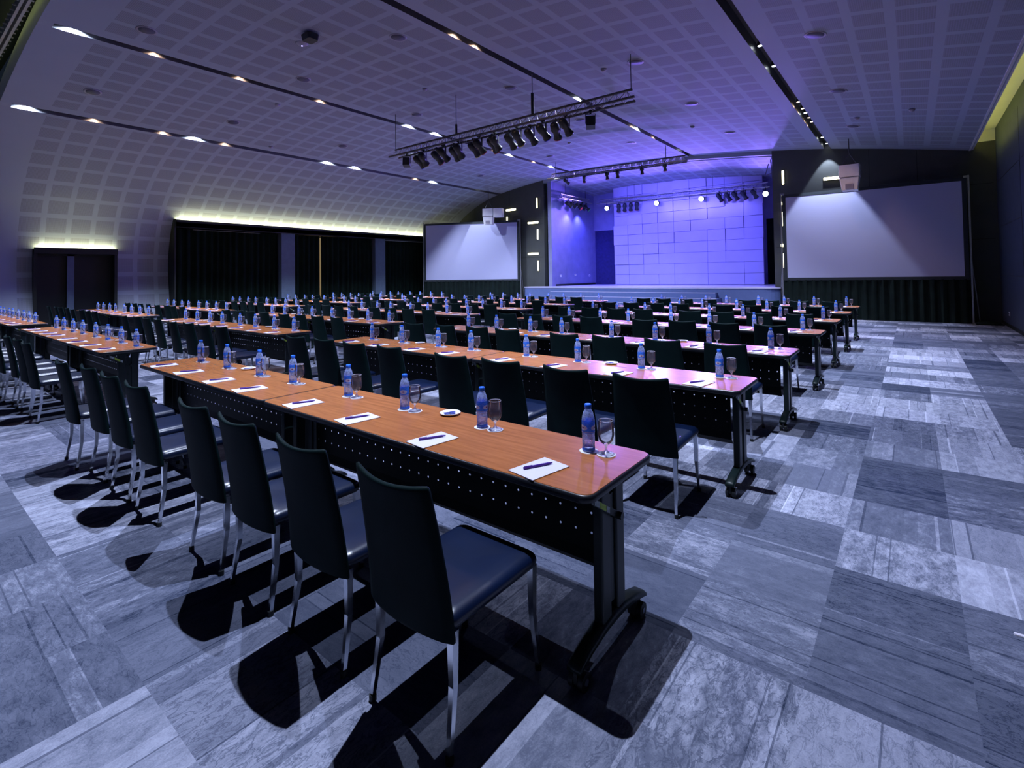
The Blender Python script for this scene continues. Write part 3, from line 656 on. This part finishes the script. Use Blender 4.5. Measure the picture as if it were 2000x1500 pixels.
# ------------------------------------------------------------------ trusses and stage lamps
def truss(p0, p1, w, h, label, posts, m='dark_alu'):
    a, c = Vector(p0), Vector(p1); d = (c - a); L = d.length; d.normalize(); side = d.cross(Vector((0, 0, 1))).normalized()
    r = empty('lighting_truss', p0); tag(r, label, 'truss'); P = lambda t, s, z: d * t + side * s + Vector((0, 0, z))
    b = MB(); b.tube(P(0, 0, h), P(L, 0, h), .028, n=8); b.build('top_tube', m, r)
    for s in (-w / 2, w / 2):
        b = MB(); b.tube(P(-.12 if s > 0 else 0, s, 0), P(L + (.1 if s > 0 else 0), s, 0), .028, n=8); b.build('bottom_tube', m, r)
    b = MB(); n = int(L / .24)
    for i in range(n):
        t0, t1, tm = L * i / n, L * (i + 1) / n, L * (i + .5) / n
        for s in (-w / 2, w / 2): b.tube(P(t0, s, 0), P(tm, 0, h), .008, n=4, caps=False); b.tube(P(tm, 0, h), P(t1, s, 0), .008, n=4, caps=False)
        b.tube(P(t0, -w / 2, 0), P(t1, w / 2, 0), .007, n=4, caps=False)
    b.build('lattice', 'alu', r)
    for t, rad in posts:
        b = MB(); x = a.x + d.x * t; top = zc(x) - a.z + .02
        if rad > .02:
            s_ = h + (.26 if t < 3 else .50); b.tube(P(t, 0, h), P(t, 0, s_), rad, n=8); b.cur = 1; b.tube(P(t, 0, s_), (d.x * t, d.y * t, top), .012, n=6)
        else: b.tube(P(t, 0, h), (d.x * t, d.y * t, top), rad, n=6)
        b.build('hanger_rod', ['lamp_black', 'ring'], r)
    # cable loops strung along the truss
    b = MB()
    rn = random.Random(int(L * 10))
    for i in range(int(L / .5)):
        t = .3 + i * .5 + rn.uniform(-.1, .1); dr = rn.uniform(.04, .12); pr = None
        for k in range(7):
            q = P(t + k * .07, w / 2, .03 - dr * math.sin(math.pi * k / 6))
            if pr is not None: b.tube(pr, q, .006, n=4, caps=False)
            pr = q
    b.build('cable', 'rubber', r)
    return r
truss((-11.55, 9.3, 5.0), (-4.25, 9.3, 5.0), .26, .2, 'long lighting truss hung over the middle of the hall', [(.02, .008), (2.45, .03), (4.87, .035), (7.28, .008)])
truss((-11.7, 17.6, 5.55), (-6.1, 17.6, 5.45), .26, .2, 'lighting truss hung in front of the stage opening', [(.2, .01), (4.9, .012)], 'dark_alu')
truss((-13.0, 20.3, 5.2), (-13.0, 23.0, 5.2), .22, .2, 'short lighting truss along the stage side wall', [(.4, .01), (2.3, .01)], 'alu')
truss((-12.4, 23.0, 5.12), (-4.6, 23.0, 5.05), .22, .2, 'lighting truss running along the panelled stage wall', [(1.9, .01), (5.6, .01)], 'alu')

def lamp_proto(kind, gel):
    """kind: profile = long barrel with flared gel frame, box = square lamp"""
    r = empty('stage_lamp'); r['category'] = 'stage lamp'
    b = MB()
    for s in (-1, 1): b.box(s * .105 - .006, s * .105 + .006, -.018, .018, -.24, -.04)
    b.box(-.11, .11, -.018, .018, -.045, -.033); b.tube((0, 0, -.035), (0, 0, .02), .02, n=8); b.box(-.03, .03, -.04, .04, 0.0, .05)
    b.build('yoke', 'lamp_black', r)
    e = MB()
    if kind == 'box':
        e.box(-.095, .095, -.11, .11, -.10, .12)
    else:
        e.lathe([(.05, .20), (.085, .17), (.095, .10), (.095, .02), (.075, -.02), (.078, -.12), (.098, -.17), (.10, -.20)], 16)
    body = e.build('lamp_body', 'lamp_black', r, (0, 0, -.22))
    g = MB()
    if kind == 'box': g.box(-.08, .08, -.09, .09, -.112, -.10)
    else: g.lathe([(.10, -.215), (.103, -.20), (.103, -.198)], 16)
    g.build('gel_frame', gel, body)
    return r
GELS = ['gel_red', 'gel_blue', 'gel_yellow', 'gel_red', 'gel_black', 'gel_black', 'gel_black', 'gel_yellow', 'gel_red', 'gel_red', 'gel_black', 'gel_black', 'gel_yellow', 'gel_black', 'gel_blue', 'gel_red', 'gel_black', 'gel_red']
GN = {'gel_red': 'red filter', 'gel_blue': 'blue filter', 'gel_yellow': 'yellow filter', 'gel_black': 'plain black front', 'gel_green': 'green filter'}
LX = [-11.05, -10.684, -10.37, -9.964, -9.592, -9.307, -9.029, -8.617, -8.324, -7.988, -7.807, -7.443, -7.12, -6.838, -6.408, -6.146, -5.812, -5.264]
protos = {}
def put_lamp(kind, gel, loc, rz, tilt, label, group, light=None):
    key = (kind, gel)
    if key not in protos: protos[key] = lamp_proto(kind, gel)
    o = place(protos[key], loc, rz, label, group)
    bd = [c for c in (o.children if o.name in KIDS and False else COL.objects) if c.parent == o and c.name.startswith('lamp_body')][0]
    bd.rotation_euler = (tilt, 0, 0)
    if light:
        ld = bpy.data.lights.new('lamp_light', 'SPOT'); lo = bpy.data.objects.new('lamp_light', ld); COL.objects.link(lo)
        ld.energy, ld.color, sp, tgt = light[:4]; ld.spot_size = math.radians(sp); ld.spot_blend = .8; ld.shadow_soft_size = .08
        p = Vector(loc) + Vector((0, 0, -.22)); dr = (Vector(tgt) - p).normalized(); lo.location = p + dr * .26
        lo.rotation_euler = dr.to_track_quat('-Z', 'Y').to_euler()
    return o
for i, x in enumerate(LX):
    box = i in (0, 17); rn = random.Random(i)
    put_lamp('box' if box else 'profile', GELS[i], (x, 9.30 + (.13 if i % 2 else -.0), 4.985), rn.uniform(-.25, .25) + (0 if not box else .5), math.radians(50 if not box else 80),
             f"{'square ' if box else ''}black stage lamp, {GN[GELS[i]]}, {ORD[i] if i < 17 else 'last'} along long truss from its curtain end", 'lamps on the long hall truss')
for i, x in enumerate([-11.0, -10.15, -9.15, -8.7, -7.72, -6.85]):
    put_lamp('profile', 'gel_red' if i > 0 else 'gel_black', (x, 17.6, 5.52), (-.3, .5, 0, .2, 0, .1)[i], math.radians((60, 40, 15, 20, 12, 20)[i]),
             f"black stage lamp, {ORD[i]} from curtain end on the truss before the stage", 'lamps on the truss before the stage',
             (P_STAGE * 1.0, (0.13, 0.11, 1.0), 95, (-9.6 + .25 * i, 23.3, 2.6))).scale = (.72, .72, .72)
# inner stage truss: four lit lamps aimed at the hall, dark clusters between them
def lit_lamp(loc, label, tgt):
    r = empty('lit_stage_lamp', loc); tag(r, label, 'stage lamp', 'lit lamps on the stage wall truss')
    dr = (Vector(tgt) - Vector(loc)).normalized(); q = dr.to_track_quat('-Z', 'Y').to_euler()
    b = MB(); b.lathe([(.06, .22), (.10, .18), (.11, .02), (.115, 0)], 16); o = b.build('lamp_body', 'lamp_black', r); o.rotation_euler = q
    b = MB(); b.lathe([(.105, -.012), (.105, -.004)], 16); e = b.build('lens', 'lens_blue', r); e.rotation_euler = q
    b = MB(); b.tube((0, 0, .05), (0, 0, .28), .015, n=6); b.build('yoke', 'lamp_black', r)
    ld = bpy.data.lights.new('lamp_light', 'SPOT'); lo = bpy.data.objects.new('lamp_light', ld); COL.objects.link(lo)
    ld.energy = P_STAGE * 3.4; ld.color = (0.26, 0.16, 1.0); ld.specular_factor = 0.2; ld.spot_size = math.radians(125); ld.spot_blend = 1.0; ld.shadow_soft_size = .1
    lo.location = Vector(loc) + dr * .03; lo.rotation_euler = q
for x, z, lab in ((-11.95, 4.93, 'round glowing stage lamp nearest the dark doorway on the stage truss'), (-9.35, 4.93, 'round glowing stage lamp, second along the stage wall truss'), (-7.28, 4.92, 'round glowing stage lamp, third along the stage wall truss'), (-4.66, 4.85, 'round glowing stage lamp at truss end beside the large screen')):
    lit_lamp((x, 22.89, z - .08), lab, (x * .75 - 1.5, 6, 1.2))
INN = [(-11.3, 'gel_red'), (-10.98, 'gel_red'), (-10.66, 'gel_red'), (-10.34, 'gel_red'), (-6.5, 'gel_red'), (-6.15, 'gel_red'), (-5.85, 'gel_red'), (-5.5, 'gel_red'), (-5.1, 'gel_blue')]
for i, (x, g) in enumerate(INN):
    put_lamp('profile', g, (x, 22.9, 5.04), (.5 if i < 4 else -.6), math.radians(38), f"unlit dark stage lamp, {ORD[i]} from the doorway along the stage wall truss", 'unlit lamps on the stage wall truss')
for i, (y, g) in enumerate(((20.9, 'gel_black'), (21.3, 'gel_black'), (21.8, 'gel_red'), (22.2, 'gel_black'), (22.6, 'gel_green'))):
    put_lamp('profile', g, (-12.95, y, 5.16), -1.3, math.radians(48), f"stage lamp with {GN[g]}, {ORD[i]} along the short side wall truss", 'lamps on the short stage side truss', (P_STAGE * .55, (0.10, 0.10, 1.0), 110, (-13.3, y + (.3 if i == 3 else -.2), 2.6)) if i in (1, 3) else None)
r = empty('lamp_bracket', (-3.95, 20.6, 5.0)); tag(r, 'dark metal lamp bracket high inside the stage opening edge', 'bracket')
b = MB(); b.tube((0, 0, 0), (-.05, 0, .75), .02); b.tube((0, 0, .2), (-.25, 0, .1), .02); b.tube((-.25, 0, .1), (-.12, 0, .55), .015); b.build('bracket_arm', 'dark_alu', r)

# ------------------------------------------------------------------ ceiling fittings
sp = empty('ceiling_speaker'); sp['category'] = 'ceiling speaker'
b = MB(); b.lathe([(.135, -.004), (.16, -.012), (.17, -.002), (.17, .002)], 28); b.build('rim', 'ring', sp)
b = MB(); b.lathe([(.02, -.012), (.133, -.009), (.135, -.003)], 28); b.build('speaker_grille', 'grille', sp)
RN = ['nearest the camera', 'second from the camera', 'third from the camera', 'fourth from the camera', 'closest to the stage']
CN = ['wall-side', 'near-block', 'central', 'mid-hall', 'curtain-side']
for i, x in enumerate((-1.16, -4.35, -7.65, -11.1, -14.8)):
    for j, y in enumerate((3.15, 6.25, 9.72, 13.1, 16.6)):
        if (i, j) in ((0, 0), (1, 0), (2, 0), (0, 1), (1, 1)): continue      # outside the frame
        o = place(sp, (x, y, zc(x) - .004), 0, f"round ceiling speaker grille in {CN[i]} line, {RN[j]}", 'round ceiling speakers')
        o.rotation_euler = (0, -slope_at(x) + math.pi if abs(slope_at(x)) > 1.6 else -slope_at(x), 0)
dt = empty('smoke_detector'); dt['category'] = 'smoke detector'
b = MB(); b.lathe([(.02, -.06), (.045, -.045), (.06, -.02), (.065, .0)], 18); b.build('detector_head', 'ring', dt)
for i, (x, y) in enumerate(((-5.11, 9.77), (-5.1, 15.37), (-9.4, 8.51), (-13.0, 6.6), (-1.0, 15.6), (0.1, 14.9), (-9.4, 15.3), (-14.2, 12.2), (-16.0, 7.9))):
    place(dt, (x, y, zc(x) - .002), 0, 'small round ceiling detector, ' + ['over middle of near block', 'between long truss and stage', 'before the long truss near centre', 'above curtain side rear', 'by the end of wall-side slot', 'over aisle near the large screen', 'near the stage truss', 'above far end of curtain-side line', 'low on the vault beside curtain-side slot'][i], 'ceiling detectors')
r = empty('ceiling_projector', (-8.84, 5.12, zc(-8.84))); tag(r, 'small black projector box fixed to the ceiling above middle block', 'projector')
b = MB(); b.loft([rrect(.26, .2, .04, -.16), rrect(.3, .24, .05, -.05)], False); b.build('projector_body', 'lamp_black', r)
b = MB(); b.tube((0, 0, -.06), (0, 0, .02), .03); b.build('mount_pole', 'lamp_black', r)
r = empty('ceiling_sensor', (-9.40, 5.27, zc(-9.4))); tag(r, 'dome ceiling sensor with tiny blue light beside the black projector', 'sensor')
b = MB(); b.lathe([(.03, -.05), (.08, -.035), (.11, -.01), (.12, .0)], 20); b.build('dome', 'ring', r)
b = MB(); b.lathe([(.003, -.062), (.012, -.058), (.012, -.05)], 8); b.build('indicator_light', 'led', r)

# ------------------------------------------------------------------ tables
XE, LT, WT = -0.9423, 2.5183, 0.5837
ROWY = [1.634, 3.679, 5.507, 7.603, 9.541, 11.499, 13.468]
def XR_OF(blk, row): return XE if blk == 0 else (-7.33 if blk == 1 else [-13.60, -14.0, -14.23, -14.45, -14.25, -14.25, -14.25][row])
ROWN = ['in the foreground row', 'in second row from camera', 'in third row from camera', 'in fourth row from camera', 'in fifth row from camera', 'in sixth row from camera', 'in row nearest the stage']
BLKN = ['near block', 'middle block', 'curtain-side block']
def make_table():
    """origin: floor point under the middle of the table"""
    r = empty('folding_table'); r['category'] = 'table'; hl = LT / 2 - .004; zt = .74
    b = MB(); b.cur = 0
    out = [rrect(2 * hl, WT, .05, zt - .004, 6, inset=.006), rrect(2 * hl, WT, .05, zt, 6, inset=.008)]
    b.loft(out, False); b.build('tabletop', 'wood', r)
    b = MB(); b.loft([rrect(2 * hl, WT, .05, zt - .034, 6, inset=.006), rrect(2 * hl, WT, .05, zt - .028, 6), rrect(2 * hl, WT, .05, zt - .008, 6), rrect(2 * hl, WT, .05, zt - .002, 6, inset=.006)], True)
    b.build('edge_band', 'edge', r)
    b = MB(); b.box(-hl + .12, hl - .12, -.03, .03, zt - .085, zt - .034)
    for s in (-1, 1): b.box(s * (hl - .09) - .03, s * (hl - .09) + .03, -.22, .22, zt - .06, zt - .034)
    b.build('under_frame', 'black_metal', r)
    # perforated modesty panel: bent steel sheet
    b = MB(); yp = .025; prof = [(yp, zt - .075), (yp, .36), (yp + .012, .30), (yp + .05, .262), (yp + .06, .262)]
    x0, x1 = -hl + .145, hl - .145
    for (ya, za), (yb, zb) in zip(prof, prof[1:]):
        b.add([(x0, ya, za), (x1, ya, za), (x1, yb, zb), (x0, yb, zb)], [(0, 1, 2, 3)], False, [[(x0, za), (x1, za), (x1, zb), (x0, zb)]])
    b.build('modesty_panel', 'sheet', r)
    for s in (-1, 1):
        xc = s * (hl - .079)
        b = MB()
        for y in (-.062, .062): b.loft([rrect(.045, .075, .008, .12, 2, cx=xc, cy=y), rrect(.045, .075, .008, zt - .06, 2, cx=xc, cy=y)], False)
        b.box(xc - .012, xc + .012, -.06, .06, .2, zt - .1); leg = b.build('leg', 'black_metal', r)
        b = MB(); rings = []
        for y, z, h in ((-.295, .088, .018), (-.28, .098, .026), (-.20, .122, .030), (-.09, .142, .034), (0, .146, .036), (.09, .142, .034), (.20, .122, .030), (.28, .098, .026), (.295, .088, .018)):
            rings.append([(xc - .03, y, z - h / 2), (xc - .03, y, z + h / 4), (xc - .02, y, z + h / 2), (xc + .02, y, z + h / 2), (xc + .03, y, z + h / 4), (xc + .03, y, z - h / 2)])
        b.loft(rings, True); b.build('foot_bar', 'black_metal', leg)
        for e in (-1, 1):
            b = MB(); y = e * .255
            for q in (-.021, .021): b.tube((xc + q - .010, y, .034), (xc + q + .010, y, .034), .034, n=16)
            b.box(xc - .008, xc + .008, y - .03, y + .02, .03, .09); b.tube((xc, y - e * .01, .06), (xc, y - e * .01, .105), .012, n=8)
            b.cur = 1; b.tube((xc + .031, y, .034), (xc + .034, y, .034), .012, n=10)
            b.build('caster', ['rubber', 'hub'], leg)
    b = MB(); xc = hl - .045
    b.add([(xc - .004, -.19, zt - .075), (xc + .004, -.19, zt - .075), (xc + .004, -.19, zt - .045), (xc - .004, -.19, zt - .045), (xc - .004, .02, zt - .205), (xc + .004, .02, zt - .205), (xc + .004, .02, zt - .175), (xc - .004, .02, zt - .175)],
          [(0, 1, 2, 3), (4, 7, 6, 5), (0, 4, 5, 1), (3, 2, 6, 7), (0, 3, 7, 4), (1, 5, 6, 2)])
    b.tube((xc - .02, .02, zt - .19), (xc + .02, .02, zt - .19), .016, n=8)
    lev = b.build('flip_lever', 'black_metal', r)
    b = MB(); b.cur = 0
    def strip(t0, t1):
        ya, yb = -.19 + .21 * t0, -.19 + .21 * t1; za, zb = zt - .072 - .13 * t0, zt - .072 - .13 * t1
        for xx in (xc + .0048, xc - .0048): b.add([(xx, ya, za), (xx, yb, zb), (xx, yb, zb + .024), (xx, ya, za + .024)], [(0, 1, 2, 3)])
        b.add([(xc - .0048, ya, za - .001), (xc - .0048, yb, zb - .001), (xc + .0048, yb, zb - .001), (xc + .0048, ya, za - .001)], [(0, 1, 2, 3)])
        b.add([(xc - .0048, -.1905, zt - .072), (xc + .0048, -.1905, zt - .072), (xc + .0048, -.1905, zt - .048), (xc - .0048, -.1905, zt - .048)], [(0, 1, 2, 3)]) if t0 < .1 else None
    b.cur = 1; strip(.04, .22); b.cur = 0; strip(.24, .48); b.cur = 1; strip(.5, .62)
    s_ = b.build('warning_sticker', ['yellow', 'sticker'], lev); s_['label'] = 'yellow and white sticker'
    return r
table0 = make_table()
for row in range(7):
    for blk in range(3):
        for k in range(2):
            x = XR_OF(blk, row) - LT * (k + .5)
            place(table0, (x, ROWY[row] + WT / 2, 0), 0, f"{'half of joined tables nearer the wall aisle' if k == 0 else 'half of joined tables toward the curtains'}, {ROWN[row]}, {BLKN[blk]}", 'wood-topped folding tables set in rows')

# ------------------------------------------------------------------ chairs
def make_chair():
    r = empty('side_chair'); r['category'] = 'chair'
    b = MB(); W_, D_ = .43, .505
    b.loft([rrect(W_, D_, .04, .405, 5, inset=.03, cy=.0025), rrect(W_, D_, .045, .412, 5, inset=.008, cy=.0025), rrect(W_, D_, .045, .43, 5, cy=.0025), rrect(W_, D_, .045, .445, 5, inset=.004, cy=.0025), rrect(W_, D_, .045, .457, 5, inset=.016, cy=.0025), rrect(W_, D_, .05, .463, 5, inset=.04, cy=.0025), rrect(W_, D_, .05, .462, 5, inset=.10, cy=.0025), rrect(W_, D_, .05, .459, 5, inset=.18, cy=.0025)], True)
    b.build('seat', 'chair_seat', r)
    b = MB(); rings = []; n = 12; th = .013
    def yb(z): t = max(0, (z - .38) / .53); return -.232 - .085 * t ** 1.35
    zs = [.372, .374, .385, .46, .54, .62, .70, .78, .84, .875, .890, .895]
    for q, z in enumerate(zs):
        t = (z - .38) / .53; w = .215 - .027 * max(0, t) ** 1.2; tt = th * (0.35 if q in (0, len(zs) - 1) else (0.8 if q in (1, len(zs) - 2) else 1)); w2 = w - (.008 if q in (0, len(zs) - 1) else 0)
        ring = []
        def mid(u): return yb(z) - .030 * (1 - u * u)
        def zz(u): return z - (.018 * (1 - u * u) if z > .86 else 0) * (1 if z > .88 else .6)
        for i in range(n + 1): u = -1 + 2 * i / n; ring.append((u * w2, mid(u) - tt * (.5 if i in (0, n) else 1), zz(u)))
        for i in range(n + 1): u = 1 - 2 * i / n; ring.append((u * w2, mid(u) + tt * (.5 if i in (0, n) else 1), zz(u)))
        rings.append(ring)
    b.loft(rings, True); b.build('backrest', 'chair_back', r)
    for sx in (-1, 1):
        for y, ztop in ((-.215, .40), (.225, .415)):
            b = MB(); b.cur = 0; x0, x1 = sx * .19, sx * .200; y1 = y + (.02 if y > 0 else -.03)
            b.loft([[(x1 + dx * .008, y1 + dy * .008, .02) for dx, dy in ((-1, -1), (1, -1), (1, 1), (-1, 1))], [(x0 + dx * .011, y + dy * .011, .22) for dx, dy in ((-1, -1), (1, -1), (1, 1), (-1, 1))], [(x0 + dx * .014, y + dy * .014, ztop) for dx, dy in ((-1, -1), (1, -1), (1, 1), (-1, 1))]], False)
            b.cur = 1; b.tube((x1, y1, 0), (x1, y1, .024), .014, n=8); b.build('leg', ['chrome', 'rubber'], r)
    return r
chair0 = make_chair()
COFF = [.46, 1.045, 1.63, 2.16, 3.05, 3.62, 4.18, 4.73]
rn = random.Random(11)
for row in range(7):
    for blk in range(3):
        for k in range(8):
            first = row == 0 and blk == 0 and k < 4
            x = XR_OF(blk, row) - COFF[k] + (0 if first else rn.uniform(-.025, .025)); y = ROWY[row] - .226 + (0 if first else rn.uniform(-.045, .0) - (.045 if k % 4 == 3 else 0))
            place(chair0, (x, y, 0), 0 if first else rn.uniform(-.04, .04), f"black leather chair, {ORD[k]} from wall-side end, {ROWN[row]}, {BLKN[blk]}", 'black leather chairs behind the tables')

# ------------------------------------------------------------------ table settings
bt = MB(); bt.lathe([(.022, 0), (.029, .002), (.030, .008), (.0285, .03), (.030, .05), (.0285, .07), (.0295, .085), (.030, .09), (.030, .14), (.0285, .155), (.022, .178), (.0145, .190), (.013, .197), (.013, .205)], 20)
bottle = bt.build('water_bottle', 'water'); bottle['category'] = 'bottle'
b = MB(); b.lathe([(.0155, .194), (.016, .196), (.016, .211), (.0145, .215)], 18); b.build('bottle_cap', 'cap', bottle)
b = MB(); b.lathe([(.0304, .086), (.0306, .10), (.0306, .12), (.0304, .142)], 20, close=False, uv=True); b.build('bottle_label', 'label', bottle)
b = MB(); b.lathe([(.0296, .006), (.0302, .010), (.0292, .020)], 20, close=False); b.build('base_print', 'cap', bottle)
g = MB(); g.lathe([(.010, .043), (.020, .050), (.030, .062), (.0365, .082), (.0375, .098), (.0350, .125), (.0325, .151)], 24, close=False); g.lathe([(.0313, .151), (.0338, .125), (.0362, .098), (.0350, .083), (.0288, .064), (.018, .053), (.004, .048)], 24, close=False)
g.cur = 1; g.lathe([(.001, .003), (.030, .0025), (.036, .0015), (.0365, .003), (.030, .006), (.010, .011), (.0055, .020), (.0050, .034), (.008, .042), (.012, .044)], 24, close=False); g.lathe([(.0325, .1505), (.0327, .152), (.0320, .1535), (.0312, .152), (.0313, .1505)], 24, close=False)
goblet = g.build('water_goblet', ['glass', 'glass_glint']); goblet['category'] = 'glass'
b = MB(); b.lathe([(.043, 0), (.0435, .001), (.0430, .002)], 28); coaster = b.build('paper_coaster', 'coaster'); coaster['category'] = 'coaster'
b = MB(); b.box(-.074, .074, -.108, .108, 0, .004); pad = b.build('notepad', 'paper'); pad['category'] = 'notepad'
p = MB(); p.tube((-.07, 0, .0055), (.045, 0, .0055), .0055, n=8); p.tube((.045, 0, .0055), (.068, 0, .0055), .0055, .002, n=8); p.box(-.068, -.03, -.0015, .0015, .010, .0125); pen = p.build('ballpoint_pen', 'pen'); pen['category'] = 'pen'
d = MB(); d.lathe([(.030, 0), (.045, .002), (.058, .008), (.062, .013), (.0605, .014), (.045, .006), (.012, .004)], 28); dish = d.build('saucer', 'porcelain'); dish['category'] = 'saucer'
d = MB(); d.box(-.036, -.006, -.018, .020, .006, .010); d.box(-.004, .026, -.026, .006, .006, .011); d.box(.002, .034, .010, .030, .006, .010); d.box(-.03, .02, -.002, .004, .010, .013); d.build('sugar_sachet', 'sachet', dish)
BOFF = [.26, .90, 1.53, 2.13, 2.89, 3.42, 4.06, 4.65]
rn = random.Random(23)
for row in range(7):
    for blk in range(3):
        for k in range(8):
            j = lambda s: rn.uniform(-s, s)
            x = XR_OF(blk, row) - BOFF[k] + j(.008); y = ROWY[row] + .425 + j(.008); zt = .7402
            where = f"{ORD[k]} from wall-side end, {ROWN[row]}, {BLKN[blk]}"
            xg, yg = x + .087, y + .006
            if row < 6:      # in the row nearest the stage the coasters are hidden behind chairs and table edges
                place(coaster, (x, y, zt), 0, f"round white coaster under bottle {where}", 'white coasters on the tables')
                place(coaster, (xg, yg, zt), 0, f"round white coaster under goblet {where}", 'white coasters on the tables')
            zc_ = zt + (.0021 if row < 6 else .0001)
            place(bottle, (x, y, zc_), rn.uniform(0, 6), f"blue-capped water bottle {where}", 'water bottles on the tables')
            place(goblet, (xg, yg, zc_), 0, f"clear stemmed goblet {where}", 'water goblets on the tables')
            rz = math.radians(-7 + j(4)); px, py = x - .06, ROWY[row] + .118 + j(.008)
            place(pad, (px, py, zt), rz, f"white notepad {where}", 'white notepads on the tables')
            place(pen, (px - .01, py + .01, zt + .0042), math.radians(64 + j(6)), f"purple pen lying on notepad {where}", 'purple pens on the notepads')
        for k, off in enumerate((1.225, 3.81)):
            place(dish, (XR_OF(blk, row) - off, ROWY[row] + .50, .7402), rn.uniform(0, 3), f"small white saucer with sachets, {('wall-side' if k == 0 else 'curtain-side')} one {ROWN[row]}, {BLKN[blk]}", 'white saucers on the tables')

b = MB(); b.loft([rrect(.045, .018, .006, .001, 3), rrect(.043, .016, .006, .006, 3)], False); o = b.build('paper_scrap', 'paper', None, (0.32, 3.03, 0)); tag(o, 'tiny white scrap lying on the open carpet', 'scrap')
